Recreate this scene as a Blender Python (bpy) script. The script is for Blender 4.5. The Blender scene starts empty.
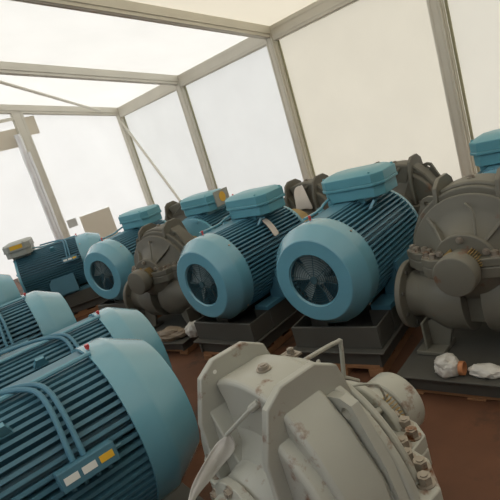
import bpy, bmesh, math, random
from mathutils import Vector, Matrix
from math import sin, cos, pi, radians as R

random.seed(7)
S = bpy.context.scene
COL = S.collection

# ------------------------------------------------------------------ camera
EYE = 1.6
PITCH, ROLL = 0.221, 0.299
fw = Vector((0, cos(PITCH), -sin(PITCH)))
up0 = Vector((0, sin(PITCH), cos(PITCH)))
rt = cos(ROLL) * Vector((1, 0, 0)) - sin(ROLL) * up0
up = sin(ROLL) * Vector((1, 0, 0)) + cos(ROLL) * up0
cd = bpy.data.cameras.new('camera')
cam = bpy.data.objects.new('camera', cd)
COL.objects.link(cam)
cd.sensor_width = 36
cd.lens = 36.0
cd.clip_start = 0.02
cam.matrix_world = Matrix(((rt.x, up.x, -fw.x, 0), (rt.y, up.y, -fw.y, 0), (rt.z, up.z, -fw.z, EYE), (0, 0, 0, 1)))
S.camera = cam

# ------------------------------------------------------------------ sky, sun, exposure
W = bpy.data.worlds.new('sky')
S.world = W
W.use_nodes = True
bg = W.node_tree.nodes['Background']
bg.inputs['Color'].default_value = (0.93, 0.97, 1.0, 1)
bg.inputs['Strength'].default_value = 1.75
_nt = W.node_tree
_tc = _nt.nodes.new('ShaderNodeTexCoord')
_sx = _nt.nodes.new('ShaderNodeSeparateXYZ')
_rp = _nt.nodes.new('ShaderNodeValToRGB')
_rp.color_ramp.elements[0].position = 0.46
_rp.color_ramp.elements[0].color = (0.28, 0.25, 0.21, 1)
_rp.color_ramp.elements[1].position = 0.52
_rp.color_ramp.elements[1].color = (0.93, 0.97, 1.0, 1)
_ma = _nt.nodes.new('ShaderNodeMath')
_ma.operation = 'MULTIPLY_ADD'
_ma.inputs[1].default_value = 0.5
_ma.inputs[2].default_value = 0.5
_nt.links.new(_tc.outputs['Generated'], _sx.inputs[0])
_nt.links.new(_sx.outputs['Z'], _ma.inputs[0])
_nt.links.new(_ma.outputs[0], _rp.inputs[0])
_nt.links.new(_rp.outputs[0], bg.inputs['Color'])
sd = bpy.data.lights.new('sun', 'SUN')
sd.energy = 3.0
sd.color = (1.0, 0.95, 0.86)
sd.angle = R(3)
sun = bpy.data.objects.new('sun', sd)
COL.objects.link(sun)
SUN_FROM = Vector((-0.4, 0.5, 1.2))
sun.rotation_euler = (-SUN_FROM).to_track_quat('-Z', 'Y').to_euler()
S.view_settings.view_transform = 'Standard'
S.view_settings.look = 'None'
S.view_settings.exposure = 0.48
S.view_settings.gamma = 1.0
S.view_settings.use_curve_mapping = False


# ------------------------------------------------------------------ materials
def srgb(r, g, b):
    f = lambda c: (c / 255 / 12.92) if c / 255 <= 0.04045 else ((c / 255 + 0.055) / 1.055) ** 2.4
    return (f(r), f(g), f(b), 1)


MATS = {}


def mat(name, col, rough=0.5, metal=0.0, var=0.12, scale=6.0, bump=0.0, spot=None, spot_amt=0.0, spot_scale=9.0, coat=0.0):
    m = bpy.data.materials.new(name)
    m.use_nodes = True
    nt = m.node_tree
    b = nt.nodes['Principled BSDF']
    b.inputs['Roughness'].default_value = rough
    b.inputs['Metallic'].default_value = metal
    if coat:
        b.inputs['Coat Weight'].default_value = coat
        b.inputs['Coat Roughness'].default_value = 0.25
    tc = nt.nodes.new('ShaderNodeTexCoord')
    nz = nt.nodes.new('ShaderNodeTexNoise')
    nz.inputs['Scale'].default_value = scale
    nz.inputs['Detail'].default_value = 5
    nt.links.new(tc.outputs['Object'], nz.inputs['Vector'])
    mx = nt.nodes.new('ShaderNodeMix')
    mx.data_type = 'RGBA'
    mx.inputs[6].default_value = tuple(c * (1 - var) for c in col[:3]) + (1,)
    mx.inputs[7].default_value = tuple(min(1, c * (1 + var)) for c in col[:3]) + (1,)
    nt.links.new(nz.outputs['Fac'], mx.inputs[0])
    out = mx.outputs[2]
    if spot:
        n2 = nt.nodes.new('ShaderNodeTexNoise')
        n2.inputs['Scale'].default_value = spot_scale
        n2.inputs['Detail'].default_value = 7
        n2.inputs['Roughness'].default_value = 0.65
        nt.links.new(tc.outputs['Object'], n2.inputs['Vector'])
        rp = nt.nodes.new('ShaderNodeValToRGB')
        rp.color_ramp.elements[0].position = 1 - spot_amt - 0.05
        rp.color_ramp.elements[1].position = min(1, 1 - spot_amt + 0.05)
        nt.links.new(n2.outputs['Fac'], rp.inputs[0])
        m2 = nt.nodes.new('ShaderNodeMix')
        m2.data_type = 'RGBA'
        nt.links.new(rp.outputs[0], m2.inputs[0])
        nt.links.new(out, m2.inputs[6])
        m2.inputs[7].default_value = spot
        out = m2.outputs[2]
    nt.links.new(out, b.inputs['Base Color'])
    if bump:
        bp = nt.nodes.new('ShaderNodeBump')
        bp.inputs['Strength'].default_value = bump
        bp.inputs['Distance'].default_value = 0.01
        nt.links.new(nz.outputs['Fac'], bp.inputs['Height'])
        nt.links.new(bp.outputs['Normal'], b.inputs['Normal'])
    MATS[name] = m
    return m


def fabric(name, col, tcol, fac=0.5):
    m = bpy.data.materials.new(name)
    m.use_nodes = True
    nt = m.node_tree
    for n in list(nt.nodes):
        nt.nodes.remove(n)
    o = nt.nodes.new('ShaderNodeOutputMaterial')
    d = nt.nodes.new('ShaderNodeBsdfDiffuse')
    t = nt.nodes.new('ShaderNodeBsdfTranslucent')
    mx = nt.nodes.new('ShaderNodeMixShader')
    mx.inputs[0].default_value = fac
    tc = nt.nodes.new('ShaderNodeTexCoord')
    nz = nt.nodes.new('ShaderNodeTexNoise')
    nz.inputs['Scale'].default_value = 1.3
    nz.inputs['Detail'].default_value = 4
    nt.links.new(tc.outputs['Object'], nz.inputs['Vector'])
    for sh, c in ((d, col), (t, tcol)):
        k = nt.nodes.new('ShaderNodeMix')
        k.data_type = 'RGBA'
        k.inputs[6].default_value = tuple(v * 0.93 for v in c[:3]) + (1,)
        k.inputs[7].default_value = tuple(min(1, v * 1.05) for v in c[:3]) + (1,)
        nt.links.new(nz.outputs['Fac'], k.inputs[0])
        nt.links.new(k.outputs[2], sh.inputs['Color'])
    nt.links.new(d.outputs[0], mx.inputs[1])
    nt.links.new(t.outputs[0], mx.inputs[2])
    nt.links.new(mx.outputs[0], o.inputs[0])
    MATS[name] = m
    return m


RUST = (0.16, 0.06, 0.022, 1)
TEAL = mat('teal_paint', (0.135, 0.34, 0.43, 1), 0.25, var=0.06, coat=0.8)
TEALF = mat('fin_paint_shaded', (0.075, 0.21, 0.29, 1), 0.45, var=0.08)  # teal darkened to carry the shade among the fins
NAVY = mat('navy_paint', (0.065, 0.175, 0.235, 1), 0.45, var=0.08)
LID = mat('lid_paint', (0.12, 0.34, 0.41, 1), 0.35, var=0.05)
BOXGREY = mat('box_grey', (0.33, 0.34, 0.31, 1), 0.45, var=0.05)
GREY = mat('pump_grey', (0.155, 0.146, 0.115, 1), 0.5, var=0.1, bump=0.12, spot=RUST, spot_amt=0.34, spot_scale=7)  # pump paint toned down for the dimmer rear row
GREYD = mat('pump_grey_shaded', (0.125, 0.115, 0.09, 1), 0.55, var=0.14, bump=0.15, spot=RUST, spot_amt=0.31, spot_scale=6)  # same pump paint, rear shade mixed in as darker brown
GREYL = mat('pump_grey_lit', (0.4, 0.395, 0.34, 1), 0.36, var=0.07, bump=0.1, spot=RUST, spot_amt=0.36, spot_scale=8)  # same pump paint lightened for the brighter foreground
BOLT = mat('bolt_steel', (0.33, 0.29, 0.24, 1), 0.4, 0.5, var=0.2, spot=(0.2, 0.085, 0.035, 1), spot_amt=0.4, spot_scale=22)
DARK = mat('dark_grey_steel', (0.08, 0.076, 0.064, 1), 0.55, var=0.15)
BLACK = mat('black_void', (0.012, 0.013, 0.014, 1), 0.7)
FANM = mat('fan_plastic', (0.26, 0.31, 0.31, 1), 0.5)
MESHM = mat('guard_wire', (0.045, 0.1, 0.12, 1), 0.45, 0.2)
OCHRE = mat('ochre_paint', (0.35, 0.24, 0.09, 1), 0.45, var=0.12)
WOOD = mat('pallet_wood', (0.3, 0.145, 0.065, 1), 0.8, var=0.3, scale=12, bump=0.2)
ALU = mat('aluminium', (0.66, 0.63, 0.54, 1), 0.4, 0.2, var=0.1, scale=2)
STRIP = mat('seam_strip', (0.4, 0.38, 0.25, 1), 0.6)
RED = mat('red_plastic', (0.6, 0.06, 0.06, 1), 0.4)
YELLOW = mat('yellow_sticker', (0.75, 0.43, 0.03, 1), 0.5, var=0.04)
WHITE = mat('white_sticker', (0.75, 0.75, 0.7, 1), 0.5, var=0.04)
PAPER = mat('tag_paper', (0.68, 0.6, 0.53, 1), 0.7, var=0.1)
PLASTIC = mat('plastic_wrap', (0.62, 0.59, 0.53, 1), 0.3, var=0.25, scale=14, bump=0.5)
BROWNWRAP = mat('brown_wrap', (0.26, 0.2, 0.14, 1), 0.45, var=0.4, scale=14, bump=0.5)
CARD = mat('card_beige', (0.7, 0.64, 0.52, 1), 0.8, var=0.05, scale=3)
CARDG = mat('card_grey', (0.55, 0.55, 0.52, 1), 0.8, var=0.05)
ROPE = mat('tape_orange', (0.5, 0.2, 0.08, 1), 0.6)
LIGHT_CUT = mat('grey_light_cut', (0.14, 0.14, 0.135, 1), 0.7, var=0.08, scale=2)  # opaque grey given to unseen walls to cut light from behind
FAB_W = fabric('tent_fabric_white', (0.8, 0.8, 0.78, 1), (0.8, 0.8, 0.78, 1), 0.5)
FAB_FAR = fabric('far_roof_light', (0.66, 0.67, 0.68, 1), (0.62, 0.64, 0.66, 1), 0.45)  # unseen roof half, translucency set to light the foreground
FAB_G = fabric('gable_fabric', (0.76, 0.76, 0.75, 1), (0.7, 0.7, 0.7, 1), 0.5)
FAB_C = fabric('tent_fabric_warm_light', (0.78, 0.74, 0.65, 1), (0.76, 0.71, 0.6, 1), 0.5)  # white fabric tinted for the warmer, dimmer daylight on the right
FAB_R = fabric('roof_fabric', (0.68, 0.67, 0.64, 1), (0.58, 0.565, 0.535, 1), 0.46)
FAB_RC = fabric('roof_fabric_warm_light', (0.62, 0.58, 0.49, 1), (0.5, 0.455, 0.37, 1), 0.46)  # roof fabric with the warmer light of the nearer bays in its colour
FAB_P = fabric('tent_fabric_pale', (0.8, 0.77, 0.69, 1), (0.78, 0.74, 0.65, 1), 0.5)


def floor_mat():
    m = mat('floor_earth', (0.125, 0.05, 0.023, 1), 0.7, var=0.4, scale=3.5, bump=0.3, spot=(0.035, 0.022, 0.014, 1), spot_amt=0.43, spot_scale=1.3)
    nt = m.node_tree
    # the damp patches are a little glossier
    return m


FLOOR = floor_mat()


# ------------------------------------------------------------------ mesh helpers
class MB:
    def __init__(s):
        s.bm = bmesh.new()

    def _add(s, verts, faces):
        vs = [s.bm.verts.new(v) for v in verts]
        for f in faces:
            try:
                s.bm.faces.new([vs[i] for i in f])
            except ValueError:
                pass
        return s

    def box(s, c, d, M=None):
        x, y, z = d[0] / 2, d[1] / 2, d[2] / 2
        v = [Vector((i * x, j * y, k * z)) for i in (-1, 1) for j in (-1, 1) for k in (-1, 1)]
        if M is not None:
            v = [M @ p for p in v]
        v = [p + Vector(c) for p in v]
        return s._add(v, [(0, 1, 3, 2), (4, 6, 7, 5), (0, 4, 5, 1), (2, 3, 7, 6), (0, 2, 6, 4), (1, 5, 7, 3)])

    def prism(s, pts, axis, a, b, M=None):
        """polygon pts (2D) extruded along axis 'x' (pts are y,z), 'y' (pts are x,z) or 'z' (pts are x,y)"""
        def P(u, v, t):
            return Vector((t, u, v)) if axis == 'x' else Vector((u, t, v)) if axis == 'y' else Vector((u, v, t))
        n = len(pts)
        v = [P(p[0], p[1], a) for p in pts] + [P(p[0], p[1], b) for p in pts]
        if M is not None:
            v = [M @ p for p in v]
        f = [tuple(range(n)), tuple(range(2 * n - 1, n - 1, -1))]
        f += [(i, i + n, (i + 1) % n + n, (i + 1) % n) for i in range(n)]
        return s._add(v, f)

    def lathe(s, prof, axis='x', n=64, a0=0.0, a1=2 * pi, o=(0, 0, 0), close=False):
        """profile (t along axis, r) turned round the axis; close joins the last profile point to the first"""
        full = abs(a1 - a0 - 2 * pi) < 1e-6
        m = n if full else n + 1
        rows = []
        o = Vector(o)
        for t, r in prof:
            row = []
            for i in range(m):
                a = a0 + (a1 - a0) * i / n
                c, d = r * cos(a), r * sin(a)
                p = Vector((t, c, d)) if axis == 'x' else Vector((d, t, c)) if axis == 'y' else Vector((c, d, t))
                row.append(s.bm.verts.new(p + o))
            rows.append(row)
        k = len(rows)
        for j in range(k if close else k - 1):
            A, B = rows[j], rows[(j + 1) % k]
            for i in range(n if full else n):
                i2 = (i + 1) % m
                if not full and i + 1 > n:
                    continue
                s.bm.faces.new((A[i], A[i2], B[i2], B[i]))
        if not full:
            for i in (0, n):
                if k > 2:
                    try:
                        s.bm.faces.new([r[i] for r in rows])
                    except ValueError:
                        pass
        elif not close:
            for r in (rows[0], rows[-1]):
                try:
                    s.bm.faces.new(r)
                except ValueError:
                    pass
        return s

    def cyl(s, p, q, r, n=16, r2=None):
        p, q = Vector(p), Vector(q)
        d = (q - p).normalized()
        u = d.orthogonal().normalized()
        v = d.cross(u)
        r2 = r if r2 is None else r2
        vs = []
        for c, rr in ((p, r), (q, r2)):
            for i in range(n):
                a = 2 * pi * i / n
                vs.append(c + rr * (cos(a) * u + sin(a) * v))
        f = [tuple(range(n - 1, -1, -1)), tuple(range(n, 2 * n))]
        f += [(i, (i + 1) % n, (i + 1) % n + n, i + n) for i in range(n)]
        return s._add(vs, f)

    def tube(s, pts, r, n=10, smooth=4):
        P = [Vector(p) for p in pts]
        if smooth > 1 and len(P) > 2:
            Q = []
            for i in range(len(P) - 1):
                p0, p1, p2, p3 = P[max(i - 1, 0)], P[i], P[i + 1], P[min(i + 2, len(P) - 1)]
                for k in range(smooth):
                    t = k / smooth
                    Q.append(0.5 * (2 * p1 + (p2 - p0) * t + (2 * p0 - 5 * p1 + 4 * p2 - p3) * t * t + (3 * p1 - p0 - 3 * p2 + p3) * t ** 3))
            P = Q + [P[-1]]
        rows = []
        u = None
        for i, p in enumerate(P):
            d = (P[min(i + 1, len(P) - 1)] - P[max(i - 1, 0)]).normalized()
            u = d.orthogonal().normalized() if u is None else (u - d * u.dot(d)).normalized()
            v = d.cross(u)
            rows.append([s.bm.verts.new(p + r * (cos(2 * pi * k / n) * u + sin(2 * pi * k / n) * v)) for k in range(n)])
        for A, B in zip(rows, rows[1:]):
            for k in range(n):
                s.bm.faces.new((A[k], A[(k + 1) % n], B[(k + 1) % n], B[k]))
        s.bm.faces.new(rows[0][::-1])
        s.bm.faces.new(rows[-1])
        return s

    def hexbolt(s, p, d, r=0.02, h=0.018, washer=True):
        p, d = Vector(p), Vector(d).normalized()
        if washer:
            s.cyl(p, p + d * 0.004, r * 1.35, 16)
        s.cyl(p, p + d * h, r, 6)
        s.cyl(p, p + d * (h + 0.003), r * 0.55, 10)
        return s

    def build(s, name, m, parent=None, bevel=0.0, angle=35, seg=2):
        bmesh.ops.recalc_face_normals(s.bm, faces=s.bm.faces)
        me = bpy.data.meshes.new(name)
        s.bm.to_mesh(me)
        s.bm.free()
        me.materials.append(m)
        for p in me.polygons:
            p.use_smooth = True
        me.set_sharp_from_angle(angle=R(angle))
        o = bpy.data.objects.new(name, me)
        COL.objects.link(o)
        if parent:
            o.parent = parent
        if bevel:
            b = o.modifiers.new('bevel', 'BEVEL')
            b.width = bevel
            b.segments = seg
            b.limit_method = 'ANGLE'
            b.angle_limit = R(40)
            b.harden_normals = False
        return o


def tag(o, label=None, cat=None, group=None, kind=None):
    if label:
        o['label'] = label
    if cat:
        o['category'] = cat
    if group:
        o['group'] = group
    if kind:
        o['kind'] = kind
    return o


def thing(name, loc=(0, 0, 0), yaw=None):
    """an Empty whose local +X points along compass yaw (0 = +Y, clockwise)"""
    o = bpy.data.objects.new(name, None)
    COL.objects.link(o)
    o.location = loc
    if yaw is not None:
        o.rotation_euler = (0, 0, pi / 2 - yaw)
    return o


def copy_tree(o, parent=None):
    c = o.copy()
    COL.objects.link(c)
    c.parent = parent
    for ch in o.children:
        copy_tree(ch, c)
    return c


def place(o, loc, yaw):
    o.location = loc
    o.rotation_euler = (0, 0, pi / 2 - yaw)
    return o


def struct(o, label):
    return tag(o, label, kind='structure')


# ------------------------------------------------------------------ the tent
P1 = Vector((-2.24, 13.9, 0))
WD = Vector((0.6196, -0.7849, 0))     # along the long wall, towards the camera's right
ND = Vector((-0.7849, -0.6196, 0))    # from the long wall into the tent
BAY, EAVE, SLOPE, SPAN = 2.97, 3.1, 0.218, 15.0
NB = 6


def tent(w, n, z):
    return P1 + WD * w + ND * n + Vector((0, 0, z))


def roofz(n):
    return EAVE + SLOPE * min(n, SPAN - n)


def panel(name, quad, m, label, nu=1, nv=1, sag=0.0):
    b = MB()
    q = [Vector(p) for p in quad]
    nrm = (q[1] - q[0]).cross(q[3] - q[0]).normalized()
    g = []
    for j in range(nv + 1):
        r = []
        for i in range(nu + 1):
            u, v = i / nu, j / nv
            p = (q[0] * (1 - u) + q[1] * u) * (1 - v) + (q[3] * (1 - u) + q[2] * u) * v
            p = p + nrm * sag * sin(pi * u) * sin(pi * v)
            r.append(b.bm.verts.new(p))
        g.append(r)
    for j in range(nv):
        for i in range(nu):
            b.bm.faces.new((g[j][i], g[j][i + 1], g[j + 1][i + 1], g[j + 1][i]))
    return struct(b.build(name, m), label)


def beam(name, p, q, wdt, dep, side, m=ALU, label='', lip=True):
    """hollow-section frame member from p to q; side = direction of its width"""
    p, q = Vector(p), Vector(q)
    d = (q - p).normalized()
    sd_ = Vector(side)
    sd_ = (sd_ - d * sd_.dot(d)).normalized()
    t = d.cross(sd_)
    M = Matrix((d, sd_, t)).transposed()
    b = MB()
    L = (q - p).length
    c = (p + q) / 2
    b.box(c, (L, wdt, dep), M)
    if lip:                                     # keder grooves at the edges
        for s_ in (-1, 1):
            b.box(c + sd_ * s_ * (wdt / 2 + 0.008), (L, 0.016, dep * 0.45), M)
        for s_ in (-1, 1):
            b.box(c + sd_ * s_ * wdt * 0.28 + t * dep * 0.5, (L, 0.012, 0.012), M)
            b.box(c + sd_ * s_ * wdt * 0.28 - t * dep * 0.5, (L, 0.012, 0.012), M)
    return struct(b.build(name, m), label)


b = MB()
b.prism([tuple(tent(-0.3, -0.3, 0).xy), tuple(tent(NB * BAY, -0.3, 0).xy), tuple(tent(NB * BAY, SPAN + 0.3, 0).xy), tuple(tent(-0.3, SPAN + 0.3, 0).xy)], 'z', -0.1, 0)
struct(b.build('floor', FLOOR), 'reddish brown earth floor with dark damp patches')

for i in range(NB):
    m = FAB_W if i < 2 else FAB_C if i == 2 else FAB_P  # right bays carry the warmer light in their fabric colour
    z = tent(i * BAY, 0, 0)
    panel('wall_right' if i == 0 else 'wall_right.%03d' % i, [tent(i * BAY, -0.07, 0), tent((i + 1) * BAY, -0.07, 0), tent((i + 1) * BAY, -0.07, EAVE), tent(i * BAY, -0.07, EAVE)], m,
          'white tent fabric side wall bay behind the pumps', 8, 8, 0.03)
    panel('wall_left' if i == 0 else 'wall_left.%03d' % i, [tent(i * BAY, SPAN, 0), tent((i + 1) * BAY, SPAN, 0), tent((i + 1) * BAY, SPAN, EAVE), tent(i * BAY, SPAN, EAVE)], LIGHT_CUT,
          'unseen far side wall, dark to cut stray light')
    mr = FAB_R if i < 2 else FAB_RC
    for h in (0, 1):
        n0, n1 = (-0.07, SPAN / 2) if h == 0 else (SPAN / 2, SPAN)
        k = i * 2 + h
        panel('ceiling' if k == 0 else 'ceiling.%03d' % k, [tent(i * BAY, n0, roofz(n0) + 0.1), tent((i + 1) * BAY, n0, roofz(n0) + 0.1), tent((i + 1) * BAY, n1, roofz(n1) + 0.1), tent(i * BAY, n1, roofz(n1) + 0.1)], mr if h == 0 else FAB_FAR,
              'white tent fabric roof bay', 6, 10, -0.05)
for nm, wv, lab in (('wall_back', -0.06, 'white tent fabric gable wall at the far end'), ('wall_front', NB * BAY, 'unseen gable wall behind the viewer, dark to cut stray light')):
    b = MB()
    pts = [tent(wv, 0, 0), tent(wv, SPAN, 0), tent(wv, SPAN, EAVE + 0.1), tent(wv, SPAN / 2, roofz(SPAN / 2) + 0.1), tent(wv, 0, EAVE + 0.1)]
    b._add(pts, [(0, 1, 2, 3, 4)])
    struct(b.build(nm, FAB_G if nm == 'wall_back' else LIGHT_CUT), lab)

tn = [0]


def tname():
    tn[0] += 1
    return 'trim_%d' % tn[0]


for i in range(NB + 1):
    beam(tname(), tent(i * BAY, 0.02, 0), tent(i * BAY, 0.02, EAVE), 0.16, 0.13, WD, label='aluminium tent post on the long wall')
    beam(tname(), tent(i * BAY, -0.02, EAVE), tent(i * BAY, SPAN / 2, roofz(SPAN / 2)), 0.13, 0.19, WD, label='aluminium roof rafter')
    beam(tname(), tent(i * BAY, SPAN + 0.02, EAVE), tent(i * BAY, SPAN / 2, roofz(SPAN / 2)), 0.13, 0.19, WD, label='aluminium roof rafter')
    b = MB()                                    # yellowish seam strip beside each post
    q = tent(i * BAY + 0.115, -0.03, 0)
    b.box(q + Vector((0, 0, EAVE / 2)), (0.035, 0.02, EAVE), Matrix((WD, ND, Vector((0, 0, 1)))).transposed())
    struct(b.build(tname(), STRIP), 'yellowed fabric seam strip beside a tent post')
beam(tname(), tent(0, 0.0, EAVE - 0.02), tent(NB * BAY, 0.0, EAVE - 0.02), 0.24, 0.12, Vector((0, 0, 1)), label='aluminium eave beam along the long wall')
for nn in (2.56, 5.2, 7.5, 10):
    beam(tname(), tent(0, nn, 0), tent(0, nn, roofz(nn)), 0.24, 0.13, ND, label='aluminium gable post')
beam(tname(), tent(0.02, 2.64, 3.46), tent(0.02, 5.2, 3.46), 0.07, 0.06, Vector((0, 0, 1)), label='dark transom bar of the gable', lip=False)
b = MB()
b.cyl(tent(0.03, 0.05, 2.86), tent(1.75, 0.05, 0.2), 0.035, 10)
struct(b.build(tname(), ALU), 'thin diagonal wall brace')
b = MB()
b.cyl(tent(0.17, 0.59, 3.2), tent(2.97, 4.4, 4.03), 0.032, 10)
struct(b.build(tname(), ALU), 'thin diagonal roof brace')

# things on the gable wall
MG = Matrix((ND, WD, Vector((0, 0, 1)))).transposed()
b = MB()
b.box((0, 0, 0), (0.84, 0.012, 0.78), MG)
o = b.build('card_sheet', CARD)
o.location = tent(-0.03, 1.6, 0.46)
tag(o, 'large beige sheet hung on the white gable wall', 'sheet')
b = MB()
b.box((0, 0, 0), (0.24, 0.012, 0.2), MG)
o = b.build('notice_sheet', CARDG)
o.location = tent(-0.03, 2.24, 0.77)
tag(o, 'small grey notice on gable wall left of the beige sheet', 'notice')
b = MB()
b.box((0, 0, 0), (0.24, 0.01, 0.42), MG)
b.box(ND * 0.63 + Vector((0, 0, -0.2)), (0.72, 0.01, 0.42), MG)
o = b.build('fabric_patch', CARD)
o.location = tent(-0.03, 2.3, 3.24)
tag(o, 'pale beige patches of cloth behind the top of the gable post', 'patch')
b = MB()
pts = []
for k in range(13):
    zz = 0.45 + k * 0.22
    pts.append((0.004 * sin(k * 1.9), 0.004 * cos(k * 2.3), zz))
b.tube(pts, 0.075, 12)
b.tube([(p[0] + 0.08, p[1] + 0.02, p[2]) for p in pts[:11]], 0.05, 10)
o = b.build('rolled_plastic_sheet', mat('clear_sheet', (0.8, 0.8, 0.8, 1), 0.18, 0.15, var=0.06, scale=3))
o.location = tent(0.12, 2.76, 0)
tag(o, 'shiny rolled clear plastic sheet tied upright beside the gable post', 'plastic sheet')


# ------------------------------------------------------------------ electric motor
# local frame: +X from the fan cowl's face (x = 0) towards the shaft end, z = 0 on the shaft
RC = 0.33
ML = 1.0


def make_motor(finmat=TEALF, boxmat=LID, cover_grey=False, conduits=False, X0=0.72, Y0=-0.075, sticker=False, CL=0.21, ML=1.0, RC=0.33, cone=0.5, FT=0.0105):
    r = thing('electric_motor')
    # finned body
    b = MB()
    rb = 0.272
    f0, f1 = CL - 0.03, ML - 0.04
    b.lathe([(f0, 0.20), (f0, rb), (f1 + 0.01, rb), (f1 + 0.01, 0.2)], n=72)
    nf = 64
    for k in range(nf):
        a = 2 * pi * (k + 0.5) / nf
        top = abs(a - pi / 2)
        if top < 0.2:
            continue
        if abs(a - 3 * pi / 2) < 0.5:
            continue
        c, s_ = cos(a), sin(a)
        M = Matrix(((1, 0, 0), (0, c, -s_), (0, s_, c)))
        b.box(M @ Vector(((f0 + f1) / 2, rb + 0.022, 0)), (f1 - f0, 0.058, FT), M)
    b.box(((f0 + f1) / 2, 0, 0.296), (f1 - f0, 0.14, 0.05))              # flat spine on top
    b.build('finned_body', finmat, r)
    # drive end shield
    b = MB()
    b.lathe([(ML + t, q_) for t, q_ in [(-0.045, 0.25), (-0.045, 0.318), (-0.015, 0.318), (-0.01, 0.30), (0.0, 0.2), (0.015, 0.12), (0.02, 0.05)]], n=64)
    for k in range(8):
        a = 2 * pi * (k + 0.5) / 8
        b.cyl((ML - 0.015, 0.29 * cos(a), 0.29 * sin(a)), (ML, 0.29 * cos(a), 0.29 * sin(a)), 0.016, 6)
    b.build('end_shield', TEAL, r)
    b = MB()
    b.cyl((ML, 0, 0), (ML + 0.05, 0, 0), 0.045, 20)
    b.build('shaft', BOLT, r)
    # fan cowl
    b = MB()
    c0 = CL * cone
    b.lathe([(0.012, 0.162), (0.0, 0.17), (0.0, 0.256), (0.004, 0.263), (c0 - 0.015, RC - 0.006), (c0 - 0.006, RC - 0.002), (c0 + 0.004, RC), (CL, RC), (CL, RC - 0.012), (c0, RC - 0.012), (0.02, 0.246), (0.02, 0.162)], n=72, close=True)
    cw = b.build('fan_cowl', TEAL, r, angle=20)
    b = MB()
    for k in range(10):
        rr = 0.025 + k * 0.0148
        pts = [(0.012, rr * cos(2 * pi * j / 40), rr * sin(2 * pi * j / 40)) for j in range(41)]
        b.tube(pts, 0.0021, 4, 1)
    for k in range(8):
        a = 2 * pi * k / 8 + 0.2
        b.cyl((0.015, 0.02 * cos(a), 0.02 * sin(a)), (0.015, 0.168 * cos(a), 0.168 * sin(a)), 0.0025, 6)
    b.cyl((0.006, 0, 0), (0.018, 0, 0), 0.024, 16)
    b.build('fan_guard', MESHM, cw)
    b = MB()
    b.cyl((0.06, 0, 0), (0.2, 0, 0), 0.05, 20)
    for k in range(6):
        a = 2 * pi * k / 6 + 0.35
        u = Vector((0, cos(a), sin(a)))
        v = Vector((0, -sin(a), cos(a)))
        pr = [u * 0.045 - v * 0.025, u * 0.16 - v * 0.06, u * 0.19 + v * 0.03, u * 0.05 + v * 0.03]
        xs = (0.045, 0.04, 0.11, 0.10)
        top = [p + Vector((x, 0, 0)) for p, x in zip(pr, xs)]
        bot = [p + Vector((0.006, 0, 0)) for p in top]
        b._add(top + bot, [(0, 1, 2, 3), (7, 6, 5, 4), (0, 4, 5, 1), (1, 5, 6, 2), (2, 6, 7, 3), (3, 7, 4, 0)])
    b.build('fan', FANM, cw)
    for yv in (-1, 1):
        for zv in (-1, 1):
            b = MB()
            xs_ = CL - 0.035
            b.cyl((xs_, yv * 0.23, zv * 0.23), (xs_, yv * 0.237, zv * 0.237), 0.0075, 8)
            b.build('cowl_screw', BOLT, cw)
    # feet with their slanted side plates
    for sy in (-1, 1):
        b = MB()
        b.box((0.62, sy * 0.235, -0.315), (0.66, 0.13, 0.03))
        b.prism([(0.46, 0), (0.78, 0), (0.78, 0.17), (0.74, 0.22), (0.46, 0.22)], 'y', -0.012, 0.012,
                Matrix.Translation((0, sy * 0.335, -0.30)).to_3x3())
        for v in list(b.bm.verts)[-10:]:
            t = v.co.z / 0.22
            v.co.y += sy * (0.345 - 0.03 * t)
            v.co.z += -0.30
        for xx in (0.47, 0.77):
            b.prism([(0.2, -0.3), (0.33, -0.3), (0.3, -0.1), (0.22, -0.16)] if sy > 0 else [(-0.2, -0.3), (-0.33, -0.3), (-0.3, -0.1), (-0.22, -0.16)], 'x', xx - 0.01, xx + 0.01)
        b.build('foot', finmat, r)
    # lifting lugs
    for sy in (-1, 1):
        b = MB()
        a = pi / 2 - sy * 0.62
        c, s_ = cos(a), sin(a)
        M = Matrix(((1, 0, 0), (0, c, -s_), (0, s_, c)))
        b.prism([(-0.05, 0.28), (0.05, 0.28), (0.02, 0.375), (-0.02, 0.375)], 'z', -0.008, 0.008, Matrix.Identity(3))
        for v in b.bm.verts:
            v.co = M @ Vector((0.6 + v.co.x, v.co.y, v.co.z))
        b.build('lifting_lug', TEAL, r)
    # terminal box on top, lying across the motor
    def octo(l, w_, ch):
        return [(-w_, -l + ch), (-w_, l - ch), (-w_ + ch, l), (w_ - ch, l), (w_, l - ch), (w_, -l + ch), (w_ - ch, -l), (-w_ + ch, -l)]
    b = MB()
    b.prism([(X0 - 0.11, -0.14), (X0 + 0.11, -0.14), (X0 + 0.11, 0.14), (X0 - 0.11, 0.14)], 'z', 0.28, 0.335)
    sh = lambda P: [(x + X0, y + Y0) for x, y in P]
    b.prism(sh(octo(0.218, 0.152, 0.055)), 'z', 0.326, 0.40)
    tb = b.build('terminal_box', LID if boxmat is LID else boxmat, r, bevel=0.006)
    b = MB()
    b.prism(sh(octo(0.232, 0.167, 0.06)), 'z', 0.40, 0.42)
    P0, P2 = sh(octo(0.228, 0.163, 0.06)), sh(octo(0.19, 0.125, 0.05))
    n = 8
    vs = [Vector((p[0], p[1], 0.42)) for p in P0] + [Vector((p[0], p[1], 0.478)) for p in P0] + [Vector((p[0], p[1], 0.5)) for p in P2]
    fs = [tuple(range(n)), tuple(range(2 * n, 3 * n))]
    for k in range(2):
        fs += [(k * n + i, k * n + (i + 1) % n, (k + 1) * n + (i + 1) % n, (k + 1) * n + i) for i in range(n)]
    b._add(vs, fs)
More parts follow.
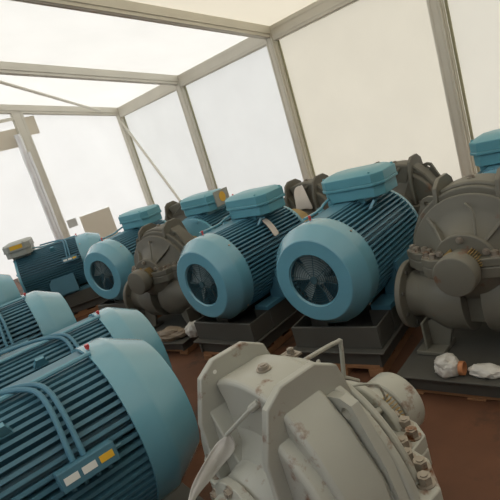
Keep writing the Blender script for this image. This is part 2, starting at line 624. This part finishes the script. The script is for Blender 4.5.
    for p in sh(octo(0.21, 0.145, 0.055))[::2]:
        b.cyl((p[0], p[1], 0.465), (p[0], p[1], 0.495), 0.01, 8)
    b.build('box_lid', boxmat, tb, bevel=0.005)
    if cover_grey:
        b = MB()
        b.box((X0, Y0 + cover_grey * 0.238, 0.425), (0.23, 0.014, 0.15))
        cv = tag(b.build('cover_plate', BOXGREY, tb, bevel=0.003), 'light grey cable entry cover')
        b = MB()
        b.cyl((X0, Y0 + cover_grey * 0.2452, 0.43), (X0, Y0 + cover_grey * 0.248, 0.43), 0.05, 24)
        tag(b.build('sticker', YELLOW, tb), 'yellow sticker')
    if sticker:
        b = MB()
        b.box((X0, Y0 + sticker * 0.228, 0.449), (0.15, 0.006, 0.05))
        tag(b.build('sticker', YELLOW, tb), 'yellow label')
    # red plug, grease nipple and small cable
    b = MB()
    b.cyl((CL - 0.02, 0.03, 0.32), (CL - 0.02, 0.03, 0.345), 0.006, 8)
    b.cyl((CL - 0.02, 0.03, 0.345), (CL - 0.02, 0.03, 0.358), 0.009, 10)
    tag(b.build('plug', RED, r), 'red plastic plug')
    b = MB()
    b.tube([(X0 - 0.13, 0.10, 0.365), (X0 - 0.22, 0.10, 0.35), (X0 - 0.32, 0.085, 0.335), (CL - 0.01, 0.08, 0.337)], 0.0095, 8)
    b.build('conduit', TEAL, r)
    if conduits:
        for pa in ([(0.98, -8), (0.75, -3), (0.60, 6), (0.53, 12), (0.475, 19), (0.45, 27), (0.445, 38), (0.45, 50), (0.457, 63), (0.458, 69)],
                   [(0.98, -2), (0.72, 2), (0.57, 8), (0.48, 14), (0.435, 21), (0.42, 29), (0.417, 38), (0.418, 50), (0.422, 63), (0.423, 69)]):
            b = MB()
            b.tube([(x, 0.356 * sin(R(g_)), 0.356 * cos(R(g_))) for x, g_ in pa if x < X0 - 0.05], 0.0095, 10)
            b.build('conduit', TEALF, r)
        b = MB()
        # box on the fins: u runs round the motor, t outwards
        g_ = R(74)
        M = Matrix(((1, 0, 0), (0, cos(g_), sin(g_)), (0, -sin(g_), cos(g_))))
        at = lambda x, u, t: M @ Vector((x, u, t))
        b.box(at(0.43, 0, 0.372), (0.185, 0.062, 0.07), M)
        for k in range(4):
            b.cyl(at(0.37 + k * 0.04, 0.025, 0.37), at(0.37 + k * 0.04, 0.046, 0.37), 0.009, 10)
        b.cyl(at(0.345, 0, 0.37), at(0.31, 0, 0.37), 0.007, 8)
        jb = b.build('junction_box', finmat, r, bevel=0.004)
        for k, mm in enumerate((YELLOW, WHITE, WHITE)):
            b = MB()
            b.box(at(0.373 + k * 0.057, 0.0, 0.408), (0.045, 0.022, 0.003), M)
            tag(b.build('sticker', mm, jb), 'orange sticker' if k == 0 else 'white sticker')
    return r


# ------------------------------------------------------------------ split case pump
# local frame: +X towards the bearing cap (cap's end at x = 0.4), z = 0 on the shaft, y across
def make_pump(m=GREY, hole=False, FZ=-0.48):
    r = thing('split_case_pump')
    # lower casing
    b = MB()
    b.lathe([(-0.30, 0.10), (-0.26, 0.17), (-0.17, 0.22), (-0.13, 0.32), (0.12, 0.32), (0.17, 0.22), (0.24, 0.17), (0.28, 0.10)], n=32, a0=pi, a1=2 * pi)
    b.box((0, 0, -0.2), (0.36, 0.42, 0.3))
    # parting flange with chamfered lobes
    out = []
    q = [(0.28, 0.10), (0.27, 0.17), (0.235, 0.225), (0.165, 0.235), (0.155, 0.29), (0.08, 0.375), (-0.17, 0.375), (-0.22, 0.31), (-0.265, 0.2), (-0.27, 0.10)]
    poly = q + [(x, -y) for x, y in reversed(q)]
    b.prism(poly, 'z', -0.06, 0.0)
    b.build('lower_casing', m, r, bevel=0.006)
    # upper casing
    b = MB()
    b.prism(poly, 'z', 0.002, 0.045)
    b.lathe([(-0.28, 0.10), (-0.25, 0.135), (-0.2, 0.15), (-0.17, 0.19), (-0.155, 0.30), (-0.145, 0.31), (-0.03, 0.315), (-0.004, 0.32), (0.0, 0.352), (0.006, 0.358), (0.026, 0.358), (0.032, 0.352), (0.034, 0.318), (0.052, 0.314), (0.055, 0.328), (0.072, 0.328), (0.076, 0.318), (0.082, 0.26), (0.11, 0.21), (0.15, 0.16), (0.20, 0.135), (0.212, 0.10)], n=48, a0=0, a1=pi)
    # raised arch between the fins
    b.lathe([(-0.165, 0.1), (-0.165, 0.368), (-0.155, 0.377), (-0.005, 0.377), (0.005, 0.368), (0.005, 0.1)], n=20, a0=R(66.5), a1=R(113.5), close=False)
    for a0_, a1_ in ((0, 61.5), (118.5, 180)):
        b.lathe([(-0.212, 0.12), (-0.212, 0.318), (-0.203, 0.328), (0.0, 0.334), (0.0, 0.12)], n=24, a0=R(a0_), a1=R(a1_))
    uc = b.build('upper_casing', m, r, bevel=0.006)
    # the two long fins either side of the arch
    for sy in (-1, 1):
        b = MB()
        b.prism([(-0.25, 0.06), (0.045, 0.06), (0.06, 0.28), (0.035, 0.37), (-0.034, 0.41), (-0.149, 0.41), (-0.205, 0.375), (-0.25, 0.25)], 'y', sy * 0.16 - 0.012, sy * 0.16 + 0.012)
        fn = b.build('fin', m, r, bevel=0.004)
        if hole and sy > 0:
            b = MB()
            b.cyl((-0.155, sy * 0.16 - 0.0125, 0.375), (-0.155, sy * 0.16 + 0.0125, 0.375), 0.0065, 12)  # white disc painted as brightness seen through the fin
            tag(b.build('hole_bright_disc', WHITE, fn), 'white disc for brightness through the hole')
    # eye plate across the casing with a lobe and an eye at both shoulders
    for sy in (-1, 1):
        b = MB()
        ring = [(0.165, 0.18), (0.165, 0.312), (0.225, 0.322), (0.26, 0.31), (0.275, 0.275), (0.325, 0.16), (0.35, 0.045), (0.2, 0.045)]
        pts = [(sy * y, z) for y, z in ring]
        hc, hr = (sy * 0.235, 0.282), 0.016
        # plate with a round eye: bridge the outline to the hole
        nh = 16
        hole = [(hc[0] + hr * cos(2 * pi * k / nh), hc[1] + hr * sin(2 * pi * k / nh)) for k in range(nh)]
        bm = b.bm
        layers = []
        for xx in (-0.03, -0.002):
            vo = [bm.verts.new((xx, p[0], p[1])) for p in pts]
            vh = [bm.verts.new((xx, p[0], p[1])) for p in hole]
            eo = [bm.edges.new((vo[i], vo[(i + 1) % len(vo)])) for i in range(len(vo))]
            eh = [bm.edges.new((vh[i], vh[(i + 1) % nh])) for i in range(nh)]
            bmesh.ops.triangle_fill(bm, use_beauty=True, edges=eo + eh)
            layers.append((vo, vh))
        for idx in (0, 1):
            A, B = layers[0][idx], layers[1][idx]
            for i in range(len(A)):
                j = (i + 1) % len(A)
                bm.faces.new((A[i], A[j], B[j], B[i]))
        b.build('eye_plate', m, r, angle=25)
    for sy in (-1, 1):
        b = MB()
        b.prism([(sy * 0.15, 0.2), (sy * 0.15, 0.352), (sy * 0.18, 0.335), (sy * 0.25, 0.262), (sy * 0.322, 0.14), (sy * 0.334, 0.05), (sy * 0.15, 0.05)], 'x', -0.17, -0.035)
        b.build('shoulder', m, r, bevel=0.012)
    for g_ in (46, 134):
        b = MB()
        M = Matrix.Rotation(R(g_), 3, 'X')
        b.prism([(0.04, 0.14), (0.215, 0.14), (0.20, 0.16), (0.11, 0.25), (0.07, 0.325), (0.04, 0.32)], 'z', -0.009, 0.009, M)
        b.build('rib', m, r, bevel=0.003)
    # bearing housings
    b = MB()
    b.lathe([(0.205, 0.10), (0.205, 0.158), (0.21, 0.163), (0.228, 0.163), (0.233, 0.158), (0.233, 0.09)], n=48)
    b.lathe([(0.233, 0.09), (0.315, 0.092), (0.315, 0.08)], n=48)
    b.lathe([(0.31, 0.088), (0.31, 0.1), (0.316, 0.105), (0.388, 0.105), (0.397, 0.1), (0.4, 0.092), (0.4, 0.0001)], n=48)
    bh = b.build('bearing_housing', m, r, bevel=0.002)
    for sy in (-1, 1):
        b = MB()
        for k in range(8):
            a = R(10 + 7 * k)
            a = a if sy > 0 else pi - a
            b.box((0.268, 0.1 * cos(a), 0.1 * sin(a)), (0.062, 0.014, 0.0035), Matrix.Rotation(a, 3, 'X'))
        b.build('bearing_grille', OCHRE, bh)
    b = MB()
    b.lathe([(-0.37, 0.06), (-0.37, 0.105), (-0.30, 0.11), (-0.29, 0.14), (-0.265, 0.14), (-0.265, 0.1)], n=40)
    b.build('bearing_housing', m, r, bevel=0.002)
    b = MB()
    b.cyl((-0.36, 0, 0), (-0.40, 0, 0), 0.045, 20)
    b.build('shaft', BOLT, r)
    # nozzles with round flanges
    for sy, nm in ((-1, 'suction_nozzle'), (1, 'discharge_nozzle')):
        b = MB()
        prof = [(0.05, 0.2), (0.18, 0.2), (0.26, 0.165), (0.33, 0.13), (0.385, 0.135), (0.39, 0.198), (0.395, 0.203), (0.42, 0.203), (0.425, 0.198), (0.425, 0.125), (0.37, 0.11)]
        b.lathe([(sy * t, q_) for t, q_ in prof], 'y', 48, o=(0.06, 0, -0.235))
        nz = b.build(nm, m, r, bevel=0.003)
        for k in range(8):
            a = 2 * pi * (k + 0.5) / 8
            b = MB()
            b.cyl((0.06 + 0.168 * cos(a), sy * 0.38, -0.235 + 0.168 * sin(a)), (0.06 + 0.168 * cos(a), sy * 0.4265, -0.235 + 0.168 * sin(a)), 0.013, 8)
            b.build('flange_hole', DARK, nz)
        # gusset foot below the nozzle
        b = MB()
        b.prism([(sy * 0.12, -0.27), (sy * 0.30, -0.36), (sy * 0.30, FZ + 0.02), (sy * 0.2, FZ + 0.02)], 'x', 0.15, 0.175)
        b.box((0.16, sy * 0.305, (FZ - 0.34) / 2), (0.16, 0.014, abs(FZ + 0.34)))
        b.box((0.17, sy * 0.28, FZ + 0.012), (0.19, 0.16, 0.024))
        b.build('foot', m, r, bevel=0.004)
    # bolts
    bp = [(0.238, 0.155), (0.21, 0.2), (0.16, 0.205), (0.125, 0.245), (0.115, 0.295), (0.075, 0.335), (-0.06, 0.35), (-0.15, 0.345), (-0.2, 0.28), (-0.23, 0.2)]
    for sy in (-1, 1):
        for x, y in bp:
            b = MB()
            b.hexbolt((x, sy * y, 0.045), (0, 0, 1), 0.0185, 0.026)
            b.build('bolt', BOLT, r)
    for a in (30, 90, 150):
        for x0, dx in ((0.235, 1), (-0.29, -1)):
            rr = 0.135 if dx > 0 else 0.125
            b = MB()
            b.hexbolt((x0, rr * cos(R(a)), rr * sin(R(a))), (dx, 0, 0), 0.014, 0.016)
            b.build('bolt', BOLT, r)
    b = MB()
    b.hexbolt((-0.08, 0, 0.377), (0, 0, 1), 0.016, 0.014)
    b.build('plug', BOLT, r)
    # small pipe from the gland up to the casing
    b = MB()
    b.tube([(0.06, 0.0, 0.27), (0.12, 0.02, 0.285), (0.155, 0.06, 0.25), (0.2, 0.07, 0.14)], 0.0065, 8, 3)
    b.build('vent_pipe', m, r)
    b = MB()
    b.tube([(-0.16, -0.068, 0.344), (-0.175, -0.05, 0.33), (-0.215, 0.03, 0.26), (-0.225, 0.055, 0.238)], 0.0065, 8, 3)
    b.cyl((-0.163, -0.066, 0.342), (-0.18, -0.045, 0.325), 0.011, 8)
    b.build('vent_pipe', m, r)
    return r


# ------------------------------------------------------------------ base frames, pallets, coupling guards
def make_base(L0, L1, front, wd=0.62, zt=0.2, zb=0.07, ph=0.13, m0=0.05, m1=0.98, plinth=True):
    """steel skid: tray with a lip, and a raised plinth for the motor between m0 and m1"""
    r = thing('steel_base_frame')
    b = MB()
    for sy in (-1, 1):
        b.box(((L0 + L1) / 2, sy * (wd / 2 - 0.03), (zt + zb) / 2), (L1 - L0, 0.02, zt - zb))
    for x in (L0 + 0.03, (L0 + L1) / 2, L1 - 0.03):
        b.box((x, 0, (zt + zb) / 2), (0.02, wd - 0.06, zt - zb))
    b.build('skid_rails', DARK, r, bevel=0.003)
    b = MB()
    b.box(((L0 + L1) / 2, 0, zt + 0.006), (L1 - L0 + 0.04, wd + 0.03, 0.012))
    b.build('deck_plate', DARK, r, bevel=0.003)
    if plinth:
        b = MB()
        z0, z1 = zt + 0.0125, zt + ph
        for sy in (-1, 1):
            b.box(((m0 + m1) / 2 + 0.1, sy * 0.235, (z0 + z1) / 2), (m1 - m0 - 0.28, 0.15, z1 - z0))
        b.box((m0 + 0.02, 0, (z0 + z1) / 2 - 0.004), (0.02, 0.6, z1 - z0 - 0.008))
        for sy in (-1, 1):
            b.box(((m0 + m1) / 2, sy * 0.296, (z0 + z1) / 2 - 0.004), (m1 - m0 - 0.06, 0.012, z1 - z0 - 0.008))
        b.box((m1 - 0.02, 0, (z0 + z1) / 2 - 0.012), (0.02, wd - 0.08, z1 - z0 - 0.024))
        b.build('motor_plinth', DARK, r, bevel=0.003)
    return r


def make_pallet(L0, L1, wd=0.57, zt=0.07):
    r = thing('wooden_pallet')
    n = max(3, int((L1 - L0) / 0.2))
    for k in range(n):
        b = MB()
        x = L0 + 0.07 + (L1 - L0 - 0.14) * k / (n - 1)
        b.box((x, 0, zt - 0.011), (0.12, wd, 0.022))
        b.build('deck_board', WOOD, r, bevel=0.002)
    for sy in (-1, 0, 1):
        b = MB()
        b.box(((L0 + L1) / 2, sy * (wd / 2 - 0.05), (zt - 0.022) / 2), (L1 - L0, 0.09, zt - 0.022))
        b.build('stringer', WOOD, r, bevel=0.002)
    return r


def make_guard(GW=0.1, GR=0.2, GH=0.481):
    r = thing('coupling_guard')
    b = MB()
    b.lathe([(-GW, GR), (GW, GR), (GW, GR - 0.008), (-GW, GR - 0.008)], n=24, a0=0, a1=pi, close=True)
    for sy in (-1, 1):
        b.box((0, sy * (GR - 0.004), -GH / 2), (2 * GW, 0.008, GH))
        b.box((0, sy * (GR + 0.025), -GH + 0.004), (2 * GW, 0.06, 0.008))
    b.build('guard_shell', OCHRE, r)
    return r


ZS = 0.66                                   # height of every shaft above the ground
ZL = 0.33                                   # motor feet above the ground


def dirv(yaw):
    return Vector((sin(yaw), cos(yaw), 0))


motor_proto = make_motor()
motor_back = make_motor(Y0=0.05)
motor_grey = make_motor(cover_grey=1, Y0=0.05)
pump_rear = make_pump(GREYD)
pump_right = make_pump(GREY, FZ=-0.528)
pump_low = make_pump(GREYD, FZ=-0.528)
guard_proto = make_guard()
guard_short = make_guard(0.045, 0.15, 0.528)
GM, GP, GB, GL, GG = 'teal electric motors in the tent', 'split case pumps in the tent', 'steel base frames under the machines', 'wooden pallets on the floor', 'ochre coupling guards'
used = set()


def inst(proto):
    if proto.name in used:
        return copy_tree(proto)
    used.add(proto.name)
    return proto


def machine_set(face, yaw, order, motor, pump, L, pz=0.07, skew=-0.06):
    """a motor and a pump on one skid; face = point on the floor below the front end, yaw = direction away from the aisle"""
    f = Vector((face[0], face[1], 0))
    a = dirv(yaw)
    m, p, g = inst(motor), inst(pump), inst(guard_proto if order == 'motor' else guard_short)
    if order == 'motor':
        place(m, f + Vector((0, 0, ZS)), yaw)
        place(p, f + a * 1.60 + Vector((0, 0, ZS)), yaw)
        place(g, f + a * 1.125 + Vector((0, 0, ZS)), yaw)
        bs = make_base(0.03, 2.15, 'motor', zt=0.163, zb=0.07, ph=0.165)
        pl = make_pallet(0.03, 2.15)
    else:
        place(p, f + a * 0.4 + Vector((0, 0, ZS)), yaw + pi)
        place(m, f + a * 1.87 + Vector((0, 0, ZS)), yaw + pi)
        place(g, f + a * 0.82 + Vector((0, 0, ZS)), yaw)
        bs = make_base(-0.06, 1.9, 'pump', wd=0.76, zt=0.116, zb=pz, m0=0.9, m1=1.85, ph=0.212)
        pl = make_pallet(-0.04, 1.9, wd=0.74, zt=pz)
    place(bs, f, yaw + skew)
    place(pl, f, yaw + skew)
    tag(m, L['motor'], 'motor', GM)
    tag(p, L['pump'], 'pump', GP)
    tag(g, L['guard'], 'guard', GG)
    tag(bs, L['base'], 'base frame', GB)
    tag(pl, L['pallet'], 'pallet', GL)
    return m, p, g, bs, pl


A = machine_set((0.305, 2.86), 0.73, 'motor', motor_proto, pump_rear, dict(
    motor='teal finned motor whose fan faces us, next to the large grey pump',
    pump='grey brown pump with two fins standing behind the largest fan facing motor',
    guard='ochre coupling guard behind the fan facing motor nearest the viewer',
    base='dark steel base frame under the fan facing motor nearest the viewer',
    pallet='wooden pallet under the fan facing motor nearest the viewer'))
B = machine_set((-0.42, 3.54), 0.81, 'motor', motor_proto, pump_rear, dict(
    motor='teal finned motor with a white paper tag on its fins',
    pump='brownish grey pump with crumpled pink paper on its shoulder',
    guard='ochre coupling guard beside the pump with crumpled paper',
    base='dark steel base frame under the motor with the white tag',
    pallet='wooden pallet under the motor with the white tag'))
C_ = machine_set((-1.54, 5.07), 0.62, 'motor', motor_proto, pump_rear, dict(
    motor='smallest looking fan facing teal motor, left of the brown pump, far down the row',
    pump='distant brown pump behind the farthest fan facing motor',
    guard='ochre coupling guard of the farthest fan facing motor',
    base='dark steel base frame under the farthest fan facing motor',
    pallet='wooden pallet under the farthest fan facing motor'))
D = machine_set((0.90, 2.27), 0.79, 'pump', motor_back, pump_right, dict(
    motor='teal motor at the right edge behind the large grey pump',
    pump='large grey pump at the right with round bearing cap and side flange',
    guard='ochre coupling guard behind the large grey pump at the right',
    base='dark steel tray base under the large grey pump at the right',
    pallet='orange brown wooden pallet under the large grey pump at the right'), pz=0.03, skew=-0.05)
E_ = machine_set((-1.03, 4.22), 0.64, 'pump', motor_grey, pump_low, dict(
    motor='teal motor behind the brown pump, grey cover with yellow sticker on its box',
    pump='brown pump with round bearing cap between two fan facing motors',
    guard='ochre coupling guard between the brown pump and the motor behind it',
    base='dark steel tray base under the brown pump',
    pallet='wooden pallet under the brown pump'), pz=0.045, skew=0.0)

# --- near row: motors seen from the side, cowls towards the aisle
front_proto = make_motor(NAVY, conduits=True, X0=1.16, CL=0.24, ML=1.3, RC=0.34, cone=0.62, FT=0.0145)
front_far = make_motor(NAVY, boxmat=BOXGREY, X0=0.98, Y0=0.05, sticker=1, conduits=True, CL=0.3, ML=1.1)
FR = [((-0.53, 1.95), 0.97, 'nearest teal motor, filling the lower left corner, with stickered junction box'),
      ((-0.74, 2.84), 1.03, 'second motor of the near row, just behind the one with the stickers'),
      ((-1.42, 3.58), 1.05, 'third motor of the near row, between the second one and the grey boxed one'),
      ((-2.52, 5.3), 1.05, 'motor at the left edge with only its pale rounded cowl showing')]
for k, (p, yw, lab) in enumerate(FR):
    m = inst(front_proto)
    zs = (0.675, 0.56, 0.65, 0.66)[k]
    place(m, (p[0], p[1], zs), yw + pi)
    tag(m, lab, 'motor', GM)
    bs = make_base(0.03, 1.5, 'motor', zt=0.163, ph=zs - 0.33 - 0.163, m0=0.3, m1=1.25)
    pl = make_pallet(0.0, 1.52)
    place(bs, (p[0], p[1], 0), yw + pi)
    place(pl, (p[0], p[1], 0), yw + pi)
    w_ = ('nearest motor at the lower left', 'second motor of the near row', 'third motor of the near row', 'motor at the left edge')[k]
    tag(bs, 'dark steel base frame under the ' + w_, 'base frame', GB)
    tag(pl, 'wooden pallet under the ' + w_, 'pallet', GL)
p, yw = (-1.87, 6.72), 1.32
place(front_far, (p[0], p[1], ZS), yw + pi)
tag(front_far, 'dark blue motor with grey terminal box standing before the gable post', 'motor', GM)
bs = make_base(0.03, 1.5, 'motor', zt=0.163, ph=0.165, m1=1.3)
pl = make_pallet(0.0, 1.52)
b = MB()
b.box((0.55, 0.3035, 0.27), (0.14, 0.003, 0.035))
tag(b.build('name_label', WHITE, bs), 'white label')
for o, lab, c, g in ((bs, 'brown grey steel base frame under the motor with the grey terminal box', 'base frame', GB), (pl, 'wooden pallet under the motor with the grey terminal box', 'pallet', GL)):
    place(o, (p[0], p[1], 0), yw + pi)
    tag(o, lab, c, g)

# --- front pump
front_pump = make_pump(GREYL, hole=True)
FO, FY = Vector((0.0065, 1.322, 0.6)), 1.0
place(front_pump, FO, FY)
tag(front_pump, 'pale grey pump in the foreground with two upright chamfered fins', 'pump', GP)
b = MB()
b.tube([(0.2, 0.3, 0.05), (0.22, 0.3, 0.14), (0.34, 0.3, 0.145), (0.45, 0.3, 0.135), (0.462, 0.3, 0.12), (0.43, 0.3, -0.02)], 0.009, 8, 3)
b.tube([(0.24, 0.3, 0.10), (0.36, 0.3, 0.04), (0.5, 0.3, -0.07)], 0.009, 8, 3)
b.build('drain_pipe', GREYL, front_pump)
b = MB()
b.box((0.21, 0.31, 0.13), (0.05, 0.008, 0.17))
b.box((0.21, 0.28, 0.21), (0.05, 0.06, 0.008))
b.hexbolt((0.21, 0.28, 0.214), (0, 0, 1), 0.014, 0.02)
b.build('pipe_bracket', BOLT, front_pump)
b = MB()
b.tube([(0.16, -0.04, 0.17), (0.12, -0.1, 0.235), (0.20, -0.12, 0.2), (0.24, -0.1, 0.12)], 0.004, 6, 4)
b.build('vent_pipe', GREYL, front_pump)
bs = make_base(-0.42, 0.42, 'pump', wd=0.8, zt=0.106, zb=0.0, plinth=False)
place(bs, (FO.x, FO.y, 0), FY)
tag(bs, 'dark steel tray base under the pale grey foreground pump', 'base frame', GB)


def local(o, p):
    a = o.rotation_euler[2]
    return Matrix.Rotation(a, 3, 'Z') @ Vector(p) + o.location


def sheet(name, m, L_, R_, th=0.004, n=10, wob=0.01, seed=1):
    """a crumpled strip between two edge polylines"""
    rnd = random.Random(seed)
    b = MB()
    g = []
    for p, q in zip(L_, R_):
        p, q = Vector(p), Vector(q)
        g.append([p.lerp(q, k / n) + Vector((rnd.uniform(-wob, wob), rnd.uniform(-wob, wob), rnd.uniform(-wob, wob))) for k in range(n + 1)])
    vs = [[b.bm.verts.new(p) for p in r_] for r_ in g]
    for A_, B_ in zip(vs, vs[1:]):
        for k in range(n):
            b.bm.faces.new((A_[k], A_[k + 1], B_[k + 1], B_[k]))
    o = b.build(name, m)
    so = o.modifiers.new('thick', 'SOLIDIFY')
    so.thickness = th
    sb = o.modifiers.new('sub', 'SUBSURF')
    sb.levels = sb.render_levels = 2
    return o


def lump(name, m, c, r, seed, squash=0.6, yaw=0.0):
    rnd = random.Random(seed)
    b = MB()
    bmesh.ops.create_icosphere(b.bm, subdivisions=4, radius=1)
    from mathutils import noise
    M = Matrix.Rotation(yaw, 3, 'Z')
    for v in b.bm.verts:
        k = 1 + 0.22 * noise.noise(v.co * 1.7 + Vector((seed, 0, 0))) + 0.12 * noise.noise(v.co * 4.5 + Vector((0, seed, 0))) + 0.05 * noise.noise(v.co * 11)
        p = v.co * k
        p.z = max(p.z, -0.75)
        v.co = M @ Vector((p.x * r[0], p.y * r[1], p.z * r[2]))
    zmin = min(v.co.z for v in b.bm.verts)
    o = b.build(name, m)
    o.location = (c[0], c[1], c[2] - zmin)
    return o


Lp = [(-0.222, 0.06, 0.236), (-0.245, 0.09, 0.215), (-0.287, 0.1, 0.196), (-0.331, 0.1, 0.16), (-0.36, 0.1, 0.13), (-0.39, 0.1, 0.095)]
Rp = [(-0.215, 0.045, 0.238), (-0.20, 0.06, 0.175), (-0.25, 0.09, 0.14), (-0.285, 0.1, 0.128), (-0.34, 0.1, 0.11), (-0.385, 0.1, 0.08)]
o = sheet('plastic_bag', PLASTIC, [local(front_pump, p) for p in Lp], [local(front_pump, p) for p in Rp], 0.005, 5, 0.006, 3)
tag(o, 'limp translucent plastic bag hanging off the left end of the foreground pump', 'bag')

# parcels of wrapped small parts lying on the trays
TZ = 0.1285
o = lump('wrapped_parcel', PLASTIC, (0.80, 2.345, TZ), (0.07, 0.06, 0.062), 3, yaw=-0.7)
tag(o, 'white plastic wrapped parcel on the tray beside the pump foot', 'parcel', 'wrapped parcels on the trays')
b = MB()
b.lathe([(-0.012, 0.033), (-0.012, 0.036), (0.012, 0.036), (0.012, 0.033)], n=24, close=True)
tp = b.build('tape_band', ROPE, None)
tp.parent = o
tp.location = (0.058, -0.05, -0.009)
tp.rotation_euler = (0, 0, -0.75)
o = lump('wrapped_parcel', PLASTIC, (0.945, 2.225, TZ), (0.085, 0.042, 0.036), 8, yaw=-0.75)
tag(o, 'flatter white wrapped parcel right of the bigger parcel on the same tray', 'parcel', 'wrapped parcels on the trays')
o = lump('wrapped_parcel', BROWNWRAP, (-0.86, 4.1, TZ), (0.14, 0.075, 0.06), 13, yaw=-0.4)
tag(o, 'brownish wrapped parcel on the tray of the brown pump', 'parcel', 'wrapped parcels on the trays')
o = lump('wrapped_parcel', PLASTIC, (-0.655, 4.02, TZ), (0.07, 0.06, 0.07), 21, yaw=0.3)
tag(o, 'pale crumpled parcel at the right end of the brown pump tray', 'parcel', 'wrapped parcels on the trays')

# paper tag on the second fan facing motor, paper on the pump behind it
mB, pB = B[0], B[1]


def oncyl(o, x, g_, r_):
    return local(o, (x, r_ * sin(R(g_)), r_ * cos(R(g_))))


o = sheet('paper_tag', PAPER, [oncyl(mB, x, g_, 0.35) for x, g_ in ((0.59, -35), (0.585, -45), (0.575, -55), (0.565, -65))], [oncyl(mB, x, g_, 0.35) for x, g_ in ((0.655, -37), (0.65, -46), (0.64, -55), (0.63, -64))], 0.002, 3, 0.001, 5)
tag(o, 'pale paper tag tied to the lifting lug of the second fan facing motor', 'tag')
o = sheet('crumpled_paper', PAPER, [local(pB, p) for p in ((-0.2, 0.05, 0.36), (-0.22, 0.07, 0.30), (-0.25, 0.06, 0.22), (-0.26, 0.06, 0.16))], [local(pB, p) for p in ((-0.2, -0.05, 0.37), (-0.23, -0.07, 0.30), (-0.26, -0.12, 0.22), (-0.27, -0.14, 0.15))], 0.003, 5, 0.012, 9)
tag(o, 'crumpled pinkish paper stuck on the pump behind the tagged motor', 'paper')
